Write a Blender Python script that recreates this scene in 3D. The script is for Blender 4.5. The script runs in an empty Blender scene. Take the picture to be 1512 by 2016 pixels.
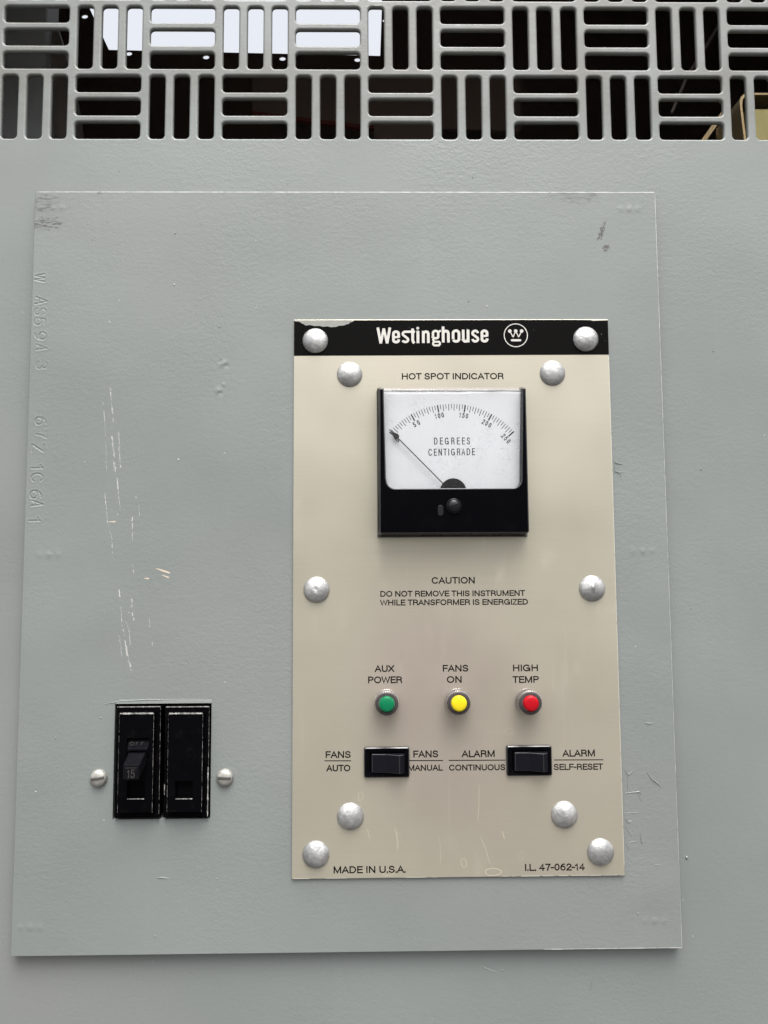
import bpy, bmesh, math, random
from mathutils import Vector, Matrix

R = math.radians
SC = bpy.context.scene
COL = SC.collection
random.seed(7)
MM = 0.001

# ------------------------------------------------------------------ camera
cam_d = bpy.data.cameras.new('camera')
cam_d.sensor_width = 36.0
cam_d.lens = 27.04
cam_d.clip_start = 0.01
cam_d.clip_end = 400.0
cam = bpy.data.objects.new('camera', cam_d)
COL.objects.link(cam)
_rot = (Matrix.Rotation(R(-0.768), 3, 'Z') @ Matrix.Rotation(R(4.689), 3, 'X')
        @ Matrix.Rotation(R(0.339), 3, 'Y'))
_m = Matrix((_rot.col[0], _rot.col[2], -_rot.col[1])).transposed().to_4x4()
_m.translation = Vector((0, -0.440, 0))
cam.matrix_world = _m
SC.camera = cam

# ------------------------------------------------------------------ light
SUN_EL, SUN_AZ = 66.0, 170.0         # azimuth clockwise from +Y (towards +X)
world = bpy.data.worlds.new('World')
SC.world = world
world.use_nodes = True
wn = world.node_tree
bg = wn.nodes['Background']
sky = wn.nodes.new('ShaderNodeTexSky')
sky.sky_type = 'NISHITA'
sky.sun_disc = False
sky.sun_elevation = R(SUN_EL)
sky.sun_rotation = R(SUN_AZ)
sky.air_density = 1.0
sky.dust_density = 8.0
sky.ozone_density = 1.0
hs = wn.nodes.new('ShaderNodeHueSaturation')       # overcast: nearly neutral cloud light
hs.inputs['Saturation'].default_value = 0.22
wn.links.new(sky.outputs['Color'], hs.inputs['Color'])
wn.links.new(hs.outputs['Color'], bg.inputs['Color'])
bg.inputs['Strength'].default_value = 0.15
sun_d = bpy.data.lights.new('sun', 'SUN')
sun_d.energy = 1.1
sun_d.angle = R(50)
sun_d.color = (1.0, 0.97, 0.93)
sun = bpy.data.objects.new('sun', sun_d)
COL.objects.link(sun)
_d = Vector((math.sin(R(SUN_AZ)) * math.cos(R(SUN_EL)), math.cos(R(SUN_AZ)) * math.cos(R(SUN_EL)), math.sin(R(SUN_EL))))
sun.rotation_euler = _d.to_track_quat('Z', 'Y').to_euler()
sun.location = _d * 3
SC.view_settings.view_transform = 'Standard'
SC.view_settings.look = 'None'
SC.view_settings.gamma = 1.0
SC.view_settings.use_curve_mapping = False
SC.view_settings.exposure = 1.3
SC.render.engine = 'CYCLES'
SC.cycles.max_bounces = 8
SC.cycles.transparent_max_bounces = 12


# ------------------------------------------------------------------ materials
class NT:
    """small helper around a material's node tree"""
    def __init__(s, name):
        s.m = bpy.data.materials.new(name)
        s.m.use_nodes = True
        s.t = s.m.node_tree
        s.b = s.t.nodes['Principled BSDF']
        s.out = s.t.nodes['Material Output']
        s._tc = None

    def n(s, typ, **kw):
        x = s.t.nodes.new(typ)
        for k, v in kw.items():
            setattr(x, k, v)
        return x

    def l(s, a, b):
        s.t.links.new(a, b)

    def co(s):
        if s._tc is None:
            s._tc = s.n('ShaderNodeTexCoord').outputs['Object']
        return s._tc

    def put(s, sock, v):
        if isinstance(v, bpy.types.NodeSocket):
            s.l(v, sock)
        else:
            sock.default_value = v

    def mapped(s, scale, loc=(0, 0, 0)):
        mp = s.n('ShaderNodeMapping')
        s.l(s.co(), mp.inputs['Vector'])
        mp.inputs['Scale'].default_value = scale
        mp.inputs['Location'].default_value = loc
        return mp.outputs['Vector']

    def noise(s, scale, detail=3.0, rough=0.55, vec=None, dist=0.0):
        x = s.n('ShaderNodeTexNoise')
        x.inputs['Scale'].default_value = scale
        x.inputs['Detail'].default_value = detail
        x.inputs['Roughness'].default_value = rough
        x.inputs['Distortion'].default_value = dist
        s.l(vec if vec is not None else s.co(), x.inputs['Vector'])
        return x.outputs['Fac']

    def ramp(s, v, a, b, lo=0.0, hi=1.0):
        x = s.n('ShaderNodeMapRange', interpolation_type='SMOOTHSTEP')
        s.put(x.inputs['Value'], v)
        x.inputs['From Min'].default_value = a
        x.inputs['From Max'].default_value = b
        x.inputs['To Min'].default_value = lo
        x.inputs['To Max'].default_value = hi
        return x.outputs['Result']

    def math(s, op, a, b=0.0):
        x = s.n('ShaderNodeMath', operation=op)
        s.put(x.inputs[0], a)
        s.put(x.inputs[1], b)
        return x.outputs[0]

    def mix(s, f, a, b):
        x = s.n('ShaderNodeMix', data_type='RGBA')
        s.put(x.inputs[0], f)
        s.put(x.inputs[6], a if not isinstance(a, tuple) else (*a, 1))
        s.put(x.inputs[7], b if not isinstance(b, tuple) else (*b, 1))
        return x.outputs[2]

    def spot(s, cx, cz, rx, rz, ang=0.0):
        """1 at a spot on the sheet (mm), fading to 0 at the ellipse rx, rz: for marks with a place of their own"""
        sub = s.n('ShaderNodeVectorMath', operation='SUBTRACT')
        s.l(s.co(), sub.inputs[0])
        sub.inputs[1].default_value = (cx * MM, 0, cz * MM)
        ro = s.n('ShaderNodeVectorRotate', rotation_type='Y_AXIS')
        s.l(sub.outputs[0], ro.inputs['Vector'])
        ro.inputs['Angle'].default_value = R(ang)
        ml = s.n('ShaderNodeVectorMath', operation='MULTIPLY')
        s.l(ro.outputs[0], ml.inputs[0])
        ml.inputs[1].default_value = (1000 / rx, 0, 1000 / rz)
        ln = s.n('ShaderNodeVectorMath', operation='LENGTH')
        s.l(ml.outputs[0], ln.inputs[0])
        return s.ramp(ln.outputs['Value'], 0.25, 1.0, 1.0, 0.0)

    def bump(s, h, strength, dist, prev=None):
        x = s.n('ShaderNodeBump')
        x.inputs['Strength'].default_value = strength
        x.inputs['Distance'].default_value = dist
        s.l(h, x.inputs['Height'])
        if prev is not None:
            s.l(prev, x.inputs['Normal'])
        return x.outputs['Normal']

    def fin(s, color=None, rough=None, metal=None, normal=None, spec=None, ior=None):
        i = s.b.inputs
        if color is not None:
            s.put(i['Base Color'], color if not isinstance(color, tuple) else (*color, 1))
        if rough is not None:
            s.put(i['Roughness'], rough)
        if metal is not None:
            s.put(i['Metallic'], metal)
        if normal is not None:
            s.l(normal, i['Normal'])
        if spec is not None:
            s.put(i['Specular IOR Level'], spec)
        return s.m


def painted_steel(name, base, scuffs=(), peel=1.0, vent_tone=False):
    t = NT(name)
    big = t.noise(7.0, 3.0, 0.6)
    pink = t.noise(3.3, 2.0, 0.5, vec=t.mapped((1, 1, 1), (3.1, 0, 7.7)))
    c = t.mix(t.ramp(big, 0.3, 0.7), tuple(x * 0.94 for x in base), tuple(x * 1.045 for x in base))
    c = t.mix(t.ramp(pink, 0.45, 0.7, 0, 0.75), c, (base[0] * 1.06, base[1] * 0.985, base[2] * 0.985))
    # rain streaks, very faint
    st = t.noise(1.0, 3.0, 0.6, vec=t.mapped((70, 1, 3.0)))
    c = t.mix(t.ramp(st, 0.60, 0.78, 0, 0.10), c, tuple(min(1, x * 1.25) for x in base))
    # tiny pale specks
    sp = t.n('ShaderNodeTexVoronoi', feature='F1')
    sp.inputs['Scale'].default_value = 55
    t.l(t.co(), sp.inputs['Vector'])
    c = t.mix(t.ramp(sp.outputs['Distance'], 0.018, 0.034, 0.35, 0), c, (0.4, 0.4, 0.39))
    if vent_tone:                                # darker, warmer mottling over the vent rows
        gz = t.n('ShaderNodeSeparateXYZ')
        t.l(t.co(), gz.inputs[0])
        gk = t.math('MULTIPLY', t.ramp(gz.outputs[2], 1.552, 1.585), t.ramp(t.noise(24, 5.0, 0.65), 0.30, 0.68, 0.15, 0.75))
        c = t.mix(gk, c, (0.098, 0.096, 0.085))
    rough = t.ramp(t.noise(16, 4.0, 0.6), 0.3, 0.7, 0.40, 0.54)
    for (cx, cz, rx, rz, ang, sc, lo, hi, dens) in scuffs:
        m = t.spot(cx, cz, rx, rz, ang)
        ro = t.n('ShaderNodeVectorRotate', rotation_type='Y_AXIS')
        t.l(t.co(), ro.inputs['Vector'])
        ro.inputs['Angle'].default_value = R(ang)
        mp = t.n('ShaderNodeMapping')
        t.l(ro.outputs[0], mp.inputs['Vector'])
        mp.inputs['Scale'].default_value = sc
        ns = t.noise(1.0, 5.0, 0.65, vec=mp.outputs['Vector'])
        k = t.ramp(t.math('MULTIPLY', ns, t.math('POWER', m, 0.5)), lo, hi, 0, dens)
        c = t.mix(k, c, (0.045, 0.042, 0.036))
    vary = t.ramp(t.noise(11, 3.0, 0.6), 0.35, 0.65, 0.35, 1.0)
    fine = t.math('MULTIPLY', t.noise(720 * peel, 2.0, 0.5), vary)
    mid = t.math('MULTIPLY', t.noise(330 * peel, 2.0, 0.5, vec=t.mapped((0.8, 1, 1.25))), vary)
    nb = t.bump(t.noise(7.0, 2.0, 0.5, vec=t.mapped((1, 1, 1), (5, 0, 2))), 0.35, 0.006)
    nb = t.bump(fine, 0.13, 0.0010, nb)
    nb = t.bump(mid, 0.085, 0.0014, nb)
    return t.fin(c, rough, 0.0, nb, spec=0.42)


PAINT = (0.143, 0.1575, 0.1525)
M_wall = painted_steel('grey_paint_wall', PAINT, scuffs=(
    (165, 246, 26, 14, -35, (260, 1, 90), 0.40, 0.60, 0.55),
    (188, 262, 16, 16, -45, (300, 1, 120), 0.44, 0.62, 0.5),
    (178, 206, 5, 20, -25, (500, 1, 160), 0.46, 0.60, 0.6),
    (-16, 290, 40, 28, 90, (420, 1, 300), 0.45, 0.54, 0.9),
    (143, 290, 34, 26, 90, (420, 1, 300), 0.45, 0.54, 0.9),
    (-92, 282, 6, 16, 10, (500, 1, 260), 0.40, 0.50, 0.9),
    (188, 290, 10, 24, 10, (500, 1, 260), 0.42, 0.52, 0.9),
    (126, 325, 34, 20, 0, (420, 1, 420), 0.48, 0.55, 0.85),
    (-206, 208, 8, 22, 0, (300, 1, 160), 0.50, 0.66, 0.3)), peel=0.9, vent_tone=True)
M_plate = painted_steel('grey_paint_plate', PAINT, scuffs=(
    (-181, 208, 26, 12, 4, (190, 1, 800), 0.43, 0.60, 0.6),
    (-176, 196, 22, 9, 4, (230, 1, 900), 0.45, 0.58, 0.85),
    (-150, 218, 34, 6, -20, (250, 1, 700), 0.50, 0.62, 0.7),
    (136, 213, 30, 10, -6, (160, 1, 700), 0.40, 0.62, 0.5),
    (125, 222, 40, 4, 0, (160, 1, 420), 0.47, 0.62, 0.6),
    (150.3, 191, 3.0, 12, -20, (900, 1, 500), 0.42, 0.50, 0.95),
    (152.6, 181, 4.2, 5, -20, (900, 1, 800), 0.42, 0.50, 0.95),
    (-197, -90, 3, 14, 0, (500, 1, 160), 0.46, 0.60, 0.8)), peel=1.0)

t = NT('bare_scratch')
M_scratch = t.fin((0.36, 0.355, 0.335), 0.5)
t = NT('tan_scratch')
M_tan = t.fin((0.46, 0.38, 0.29), 0.5)
t = NT('bare_edge')
M_edge = t.fin((0.42, 0.42, 0.41), 0.4, 0.35)

# brushed champagne aluminium of the instrument plate
t = NT('brushed_champagne_metal')
br = t.noise(1.0, 4.0, 0.6, vec=t.mapped((14, 1, 1500)))
bl = t.noise(9.0, 3.0, 0.6)
c = t.mix(t.ramp(br, 0.25, 0.75), (0.365, 0.342, 0.277), (0.380, 0.356, 0.288))
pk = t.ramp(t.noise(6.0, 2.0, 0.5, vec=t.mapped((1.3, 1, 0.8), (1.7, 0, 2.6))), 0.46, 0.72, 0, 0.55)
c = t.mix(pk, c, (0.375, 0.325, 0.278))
refl = t.math('MULTIPLY', t.spot(-6, -70, 62, 95, 12), t.ramp(t.noise(14, 4.0, 0.6), 0.30, 0.66, 0.35, 0.9))  # with pk, paints a soft pinkish reflection into the plate colour
c = t.mix(refl, c, (0.335, 0.288, 0.252))
sm = t.noise(38, 5.0, 0.7, vec=t.mapped((1.6, 1, 0.8)))
c = t.mix(t.ramp(sm, 0.60, 0.80, 0, 0.22), c, (0.47, 0.44, 0.38))
dr = t.noise(1.0, 3.0, 0.6, vec=t.mapped((90, 1, 7)))
c = t.mix(t.ramp(dr, 0.63, 0.78, 0, 0.30), c, (0.45, 0.425, 0.355))
ro = t.math('ADD', t.ramp(bl, 0.3, 0.7, 0.30, 0.42), t.ramp(sm, 0.5, 0.8, 0, 0.12))
wav = t.bump(t.noise(9.0, 2.0, 0.5, vec=t.mapped((1, 1, .7), (2.2, 0, .4))), 0.5, 0.008)
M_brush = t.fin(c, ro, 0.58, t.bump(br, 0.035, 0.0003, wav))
t.b.inputs['Anisotropic'].default_value = 0.3

t = NT('dried_drip_mark')
M_drip = t.fin((0.43, 0.39, 0.30), 0.55, 0.3)
t = NT('chipped_band_metal')
M_chip = t.fin(t.mix(t.noise(300, 4), (0.13, 0.135, 0.122), (0.24, 0.242, 0.222)), 0.5, 0.2)
t = NT('bare_plate_edge')
M_pedge = t.fin((0.45, 0.43, 0.37), 0.4, 0.4)


def black_plastic(name, col=(0.012, 0.012, 0.014), rough=0.34, dust=0.5, scale=60):
    t = NT(name)
    d = t.noise(scale, 6.0, 0.72)
    f = t.noise(900, 2.0, 0.5)
    k = t.math('MULTIPLY', t.ramp(d, 0.54, 0.80, 0, dust), t.ramp(f, 0.35, 0.7, 0.3, 1.0))
    c = t.mix(k, col, (0.07, 0.067, 0.06))
    return t.fin(c, t.ramp(d, 0.35, 0.7, rough, rough + 0.18), 0.0, t.bump(f, 0.06, 0.0004), spec=0.02)


M_band = None
t = NT('black_band_enamel')
v = t.n('ShaderNodeTexVoronoi', feature='F1')
v.inputs['Scale'].default_value = 260
t.l(t.co(), v.inputs['Vector'])
k = t.ramp(v.outputs['Distance'], 0.05, 0.10, 0.55, 0)
k = t.math('MULTIPLY', k, t.ramp(t.noise(60, 3), 0.52, 0.62))
c = t.mix(k, (0.0016, 0.0014, 0.0013), (0.30, 0.43, 0.40))
M_band = t.fin(c, 0.5, 0.0, spec=0.04)
t = NT('silver_print')
M_silver = t.fin((0.40, 0.39, 0.36), 0.5, 0.0)
t = NT('black_print')
M_ink = t.fin((0.004, 0.003, 0.003), 0.6, spec=0.08)
M_bak = black_plastic('black_meter_plastic', (0.0012, 0.0012, 0.0018), 0.22, 0.06, 45)
t = NT('glossy_black_screw')
M_gloss = t.fin((0.004, 0.004, 0.0055), 0.28, 0.0, spec=0.28)
t = NT('polished_black_edge')
M_bedge = t.fin((0.006, 0.006, 0.008), 0.30, 0.0, spec=0.75)
t = NT('grey_gasket')
M_gasket = t.fin((0.055, 0.055, 0.055), 0.5)
M_brk = black_plastic('black_breaker_plastic', (0.0013, 0.0012, 0.0016), 0.30, 0.10, 130)
M_sw = black_plastic('black_switch_frame', (0.0016, 0.0016, 0.0023), 0.28, 0.05, 90)
M_rock = black_plastic('dark_rocker_plastic', (0.0060, 0.0060, 0.0085), 0.38, 0.08, 200)
M_handle = black_plastic('worn_handle_plastic', (0.0042, 0.0043, 0.0056), 0.42, 0.35, 400)
t = NT('worn_white_edge')
wv = t.noise(260, 4.0, 0.7)
M_wear = t.fin(t.mix(t.ramp(wv, 0.38, 0.62), (0.10, 0.10, 0.095), (0.33, 0.325, 0.31)), 0.4)
t = NT('tan_imprint')
M_imprint = t.fin((0.028, 0.024, 0.020), 0.6)

t = NT('cast_aluminium')
oi = t.n('ShaderNodeObjectInfo')
ad = t.n('ShaderNodeVectorMath', operation='ADD')
cm = t.n('ShaderNodeCombineXYZ')
t.l(t.math('MULTIPLY', oi.outputs['Random'], 9.0), cm.inputs[0])
t.l(t.co(), ad.inputs[0])
t.l(cm.outputs[0], ad.inputs[1])
n1 = t.noise(420, 5.0, 0.65, vec=ad.outputs[0])
n2 = t.noise(130, 3.0, 0.6, vec=ad.outputs[0])
wv = t.n('ShaderNodeTexWave', wave_type='RINGS', rings_direction='Y')
wv.inputs['Scale'].default_value = 420
wv.inputs['Distortion'].default_value = 3.0
wv.inputs['Detail'].default_value = 2.0
t.l(t.co(), wv.inputs['Vector'])
c = t.mix(t.ramp(n2, 0.35, 0.68), (0.26, 0.262, 0.264), (0.40, 0.40, 0.395))
c = t.mix(t.ramp(n1, 0.60, 0.74, 0, 0.55), c, (0.20, 0.195, 0.185))
nb = t.bump(n1, 0.34, 0.0013)
nb = t.bump(wv.outputs['Fac'], 0.05, 0.0005, nb)
M_alu = t.fin(c, t.ramp(n1, 0.3, 0.7, 0.38, 0.56), 0.72, nb)

t = NT('painted_screw_metal')
n1 = t.noise(500, 4.0, 0.6)
M_screw = t.fin(t.mix(t.ramp(n1, 0.4, 0.7), (0.25, 0.243, 0.222), (0.34, 0.335, 0.31)), 0.38, 0.45, t.bump(n1, 0.12, 0.0006))
t = NT('screw_slot')
M_slot = t.fin((0.04, 0.04, 0.037), 0.6)

t = NT('knurled_metal')
n1 = t.noise(800, 3.0, 0.6)
M_knurl = t.fin(t.mix(t.ramp(n1, 0.35, 0.7), (0.28, 0.26, 0.25), (0.46, 0.44, 0.425)), 0.36, 0.8)
t = NT('dark_ring_metal')
M_ring = t.fin(t.mix(t.noise(600, 3), (0.030, 0.025, 0.026), (0.058, 0.050, 0.051)), 0.42, 0.35)


def lens_mat(name, col):
    t = NT(name)
    n1 = t.noise(500, 3.0, 0.6)
    m = t.fin(t.mix(t.ramp(n1, 0.3, 0.8, 0, 0.35), col, tuple(min(1, x * 1.25 + 0.004) for x in col)), 0.34, 0.0, spec=0.16)
    t.b.inputs['Subsurface Weight'].default_value = 0.15
    t.b.inputs['Subsurface Radius'].default_value = (0.002, 0.002, 0.002)
    return m


M_green = lens_mat('green_lens', (0.002, 0.115, 0.046))
M_yellow = lens_mat('yellow_lens', (0.50, 0.40, 0.009))
M_red = lens_mat('red_lens', (0.29, 0.002, 0.007))

t = NT('white_dial_enamel')
M_dial = t.fin(t.mix(t.noise(60, 4), (0.41, 0.414, 0.422), (0.45, 0.453, 0.46)), 0.5)

# clear cover: see-through with a surface gloss, faint dust
t = NT('clear_meter_cover')
tr = t.n('ShaderNodeBsdfTransparent')
tr.inputs['Color'].default_value = (0.975, 0.98, 0.985, 1)
gl = t.n('ShaderNodeBsdfGlossy')
gl.inputs['Roughness'].default_value = 0.10
fr = t.n('ShaderNodeFresnel')
fr.inputs['IOR'].default_value = 1.48
m1 = t.n('ShaderNodeMixShader')
geo = t.n('ShaderNodeNewGeometry')
t.l(t.math('MULTIPLY', fr.outputs[0], t.math('SUBTRACT', 1.0, geo.outputs['Backfacing'])), m1.inputs[0])
t.l(tr.outputs[0], m1.inputs[1])
t.l(gl.outputs[0], m1.inputs[2])
df = t.n('ShaderNodeBsdfTranslucent')
df.inputs['Color'].default_value = (0.85, 0.85, 0.87, 1)
d1 = t.noise(45, 6.0, 0.75)
d2 = t.noise(700, 3.0, 0.6)
d3 = t.noise(1.0, 4.0, 0.6, vec=t.mapped((420, 1, 60)))
k = t.math('ADD', t.math('MULTIPLY', t.ramp(d1, 0.48, 0.75, 0.015, 0.30), t.ramp(d2, 0.45, 0.7, 0.15, 1.0)), t.ramp(d3, 0.68, 0.78, 0, 0.12))
m2 = t.n('ShaderNodeMixShader')
t.l(k, m2.inputs[0])
t.l(m1.outputs[0], m2.inputs[1])
t.l(df.outputs[0], m2.inputs[2])
t.l(m2.outputs[0], t.out.inputs['Surface'])
M_clear = t.m

t = NT('painted_scatter_edge')  # pale streaks mixed in to imitate highlights scattered in the clear brow
tr = t.n('ShaderNodeBsdfTransparent')
df = t.n('ShaderNodeBsdfPrincipled')
df.inputs['Base Color'].default_value = (0.5, 0.5, 0.52, 1)
df.inputs['Roughness'].default_value = 0.25
df.inputs['Transmission Weight'].default_value = 0.5
mx = t.n('ShaderNodeMixShader')
t.l(t.ramp(t.noise(1.0, 4.0, 0.65, vec=t.mapped((60, 600, 900))), 0.35, 0.65, 0.06, 0.34), mx.inputs[0])
t.l(tr.outputs[0], mx.inputs[1])
t.l(df.outputs[0], mx.inputs[2])
t.l(mx.outputs[0], t.out.inputs['Surface'])
M_scatter = t.m

# inside of the cabinet
t = NT('dark_interior_paint')
M_in = t.fin(t.mix(t.noise(4, 3), (0.24, 0.185, 0.152), (0.34, 0.265, 0.22)), 0.6)
t = NT('grey_baffle_steel')
M_baf = t.fin(t.mix(t.noise(12, 3), (0.60, 0.61, 0.62), (0.68, 0.69, 0.70)), 0.45)
t = NT('varnished_coil_board')
M_coil = t.fin(t.mix(t.noise(8, 3), (0.20, 0.15, 0.12), (0.27, 0.20, 0.165)), 0.5)
t = NT('red_brown_edge')
M_redb = t.fin((0.22, 0.055, 0.045), 0.5)
t = NT('brass_plated')
n1 = t.noise(60, 4)
M_brass = t.fin(t.mix(n1, (0.22, 0.19, 0.075), (0.32, 0.28, 0.12)), 0.4, 0.55)
t = NT('copper_strap')
M_cop = t.fin((0.33, 0.245, 0.13), 0.4, 0.6)
t = NT('dark_cable_jacket')
M_cab = t.fin((0.24, 0.21, 0.19), 0.5)
t = NT('bolt_zinc')
M_zinc = t.fin((0.6, 0.6, 0.6), 0.3, 0.8)
t = NT('dark_gravel')
M_ground = t.fin(t.mix(t.noise(1.2, 6), (0.060, 0.058, 0.054), (0.095, 0.092, 0.086)), 0.9)


# ------------------------------------------------------------------ mesh helpers (plate coordinates: x right, z up, h = mm out of the wall)
class MB:
    def __init__(s):
        s.v, s.f, s.m = [], [], []

    def add(s, vs, fs, mi=0):
        o = len(s.v)
        s.v += [(x * MM, -h * MM, z * MM) for (x, z, h) in vs]
        s.f += [tuple(i + o for i in f) for f in fs]
        s.m += [mi] * len(fs)

    def prism(s, front, h0, h1, back=None, mi=0, backcap=True):
        """front: outline (x,z) at height h1; back: matching outline at h0"""
        back = back or front
        n = len(front)
        vs = [(x, z, h1) for x, z in front] + [(x, z, h0) for x, z in back]
        fs = [tuple(range(n))] + ([tuple(range(2 * n - 1, n - 1, -1))] if backcap else [])
        fs += [(i, i + n, (i + 1) % n + n, (i + 1) % n) for i in range(n)]
        s.add(vs, fs, mi)

    def box(s, x0, x1, z0, z1, h0, h1, mi=0, draft=0.0):
        f = [(x0 + draft, z0 + draft), (x1 - draft, z0 + draft), (x1 - draft, z1 - draft), (x0 + draft, z1 - draft)]
        b = [(x0, z0), (x1, z0), (x1, z1), (x0, z1)]
        s.prism(f, h0, h1, b, mi)

    def frame(s, outer, inner, h, mi=0):
        n = len(outer)
        s.add([(x, z, h) for x, z in outer] + [(x, z, h) for x, z in inner],
              [(i, (i + 1) % n, (i + 1) % n + n, i + n) for i in range(n)], mi)

    def ribbon(s, pts, w, h, mi=0, closed=False, ws=None):
        n = len(pts)
        L, Rr = [], []
        for i, p in enumerate(pts):
            a = pts[i - 1] if (i > 0 or closed) else None
            b = pts[(i + 1) % n] if (i < n - 1 or closed) else None
            def un(u, v2):
                dx, dz = v2[0] - u[0], v2[1] - u[1]
                l = math.hypot(dx, dz) or 1e-9
                return dx / l, dz / l
            d1 = un(a, p) if a else un(p, b)
            d2 = un(p, b) if b else d1
            n1, n2 = (-d1[1], d1[0]), (-d2[1], d2[0])
            mx, mz = n1[0] + n2[0], n1[1] + n2[1]
            l = math.hypot(mx, mz)
            if l < 0.3:
                mx, mz, k = n1[0], n1[1], 1.0
            else:
                mx, mz = mx / l, mz / l
                k = min(1.0 / max(0.2, mx * n1[0] + mz * n1[1]), 1.8)
            hw = (ws[i] if ws else w) / 2 * k
            L.append((p[0] + mx * hw, p[1] + mz * hw, h))
            Rr.append((p[0] - mx * hw, p[1] - mz * hw, h))
        fs = [(i, i + n, (i + 1) % n + n, (i + 1) % n) for i in range(n if closed else n - 1)]
        s.add(L + Rr, fs, mi)

    def ridge(s, pts, w, h, up, mi=0):
        """raised thread of lifted paint with a triangular section"""
        n = len(pts)
        L, C, Rr = [], [], []
        for i, p in enumerate(pts):
            a, b = pts[max(0, i - 1)], pts[min(n - 1, i + 1)]
            dx, dz = b[0] - a[0], b[1] - a[1]
            l = math.hypot(dx, dz)
            nx, nz = -dz / l, dx / l
            k = 0.35 if i in (0, n - 1) else 1.0
            L.append((p[0] + nx * w / 2 * k, p[1] + nz * w / 2 * k, h))
            C.append((p[0], p[1], h + up * k))
            Rr.append((p[0] - nx * w / 2 * k, p[1] - nz * w / 2 * k, h))
        fs = []
        for i in range(n - 1):
            fs += [(i, i + n, i + n + 1, i + 1), (i + n, i + 2 * n, i + 2 * n + 1, i + n + 1)]
        s.add(L + C + Rr, fs, mi)

    def lathe(s, cx, cz, prof, n=40, mi=0, rfun=None):
        vs, fs = [], []
        for k, (r, h) in enumerate(prof):
            for i in range(n):
                a = 2 * math.pi * i / n
                rr = rfun(k, i, r) if rfun else r
                vs.append((cx + rr * math.cos(a), cz + rr * math.sin(a), h))
        for k in range(len(prof) - 1):
            for i in range(n):
                j = (i + 1) % n
                fs.append((k * n + i, k * n + j, (k + 1) * n + j, (k + 1) * n + i))
        fs.append(tuple(range((len(prof) - 1) * n, len(prof) * n)))
        s.add(vs, fs, mi)

    def tube(s, pts, r, n=10, mi=0):
        """pts (x,z,h)"""
        vs, fs = [], []
        P = [Vector(p) for p in pts]
        for i, p in enumerate(P):
            d = (P[min(i + 1, len(P) - 1)] - P[max(i - 1, 0)]).normalized()
            u = d.cross(Vector((0, 0, 1)))
            if u.length < 0.1:
                u = d.cross(Vector((1, 0, 0)))
            u.normalize()
            w = d.cross(u)
            for k in range(n):
                a = 2 * math.pi * k / n
                vs.append(tuple(p + u * r * math.cos(a) + w * r * math.sin(a)))
        for i in range(len(P) - 1):
            for k in range(n):
                j = (k + 1) % n
                fs.append((i * n + k, i * n + j, (i + 1) * n + j, (i + 1) * n + k))
        fs.append(tuple(range(n)))
        fs.append(tuple(range((len(P) - 1) * n, len(P) * n)))
        s.add(vs, fs, mi)

    def build(s, name, mats, parent=None, smooth=False, bevel=0.0, recalc=True, at=None, seg=2, edge_slot=-1):
        me = bpy.data.meshes.new(name)
        off = Vector(parent_origin(parent)) if parent is not None else Vector(at or (0, 0, 0))
        me.from_pydata([tuple(Vector(v) - off) for v in s.v], [], s.f)
        for m in (mats if isinstance(mats, (list, tuple)) else [mats]):
            me.materials.append(m)
        me.polygons.foreach_set('material_index', s.m)
        if recalc:
            b = bmesh.new()
            b.from_mesh(me)
            bmesh.ops.recalc_face_normals(b, faces=b.faces)
            b.to_mesh(me)
            b.free()
        if smooth:
            me.polygons.foreach_set('use_smooth', [True] * len(me.polygons))
            me.set_sharp_from_angle(angle=R(38))
        me.update()
        o = bpy.data.objects.new(name, me)
        COL.objects.link(o)
        if parent is not None:
            o.parent = parent
        elif at:
            o.location = at
        if bevel:
            bv = o.modifiers.new('bevel', 'BEVEL')
            bv.width = bevel * MM
            bv.segments = seg
            bv.limit_method = 'ANGLE'
            bv.angle_limit = R(25)
            bv.material = edge_slot
        return o


def parent_origin(p):
    v = Vector(p.location)
    while p.parent is not None:
        p = p.parent
        v += p.location
    return v


def tag(o, label=None, cat=None, group=None, kind=None):
    if label:
        o['label'] = label
    if cat:
        o['category'] = cat
    if group:
        o['group'] = group
    if kind:
        o['kind'] = kind
    return o


def thing(name, label, cat, x, z, h, group=None):
    o = bpy.data.objects.new(name, None)
    o.empty_display_size = 0.01
    o.location = (x * MM, -h * MM, z * MM)
    COL.objects.link(o)
    return tag(o, label, cat, group)


def copy_thing(root, x, z, h, label):
    def rec(o, par):
        c = o.copy()
        COL.objects.link(c)
        if par is not None:
            c.parent = par
        for ch in list(o.children):
            rec(ch, c)
        return c
    r = rec(root, None)
    r.location = (x * MM, -h * MM, z * MM)
    r['label'] = label
    return r


def rrect(x0, x1, z0, z1, r, n=5):
    p = []
    for cx, cz, a0 in ((x1 - r, z1 - r, 0), (x0 + r, z1 - r, 90), (x0 + r, z0 + r, 180), (x1 - r, z0 + r, 270)):
        for i in range(n + 1):
            a = R(a0 + 90 * i / n)
            p.append((cx + r * math.cos(a), cz + r * math.sin(a)))
    return p


def arc(cx, cz, rx, rz, a0, a1, n=12):
    return [(cx + rx * math.cos(R(a0 + (a1 - a0) * i / n)), cz + rz * math.sin(R(a0 + (a1 - a0) * i / n))) for i in range(n + 1)]


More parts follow.
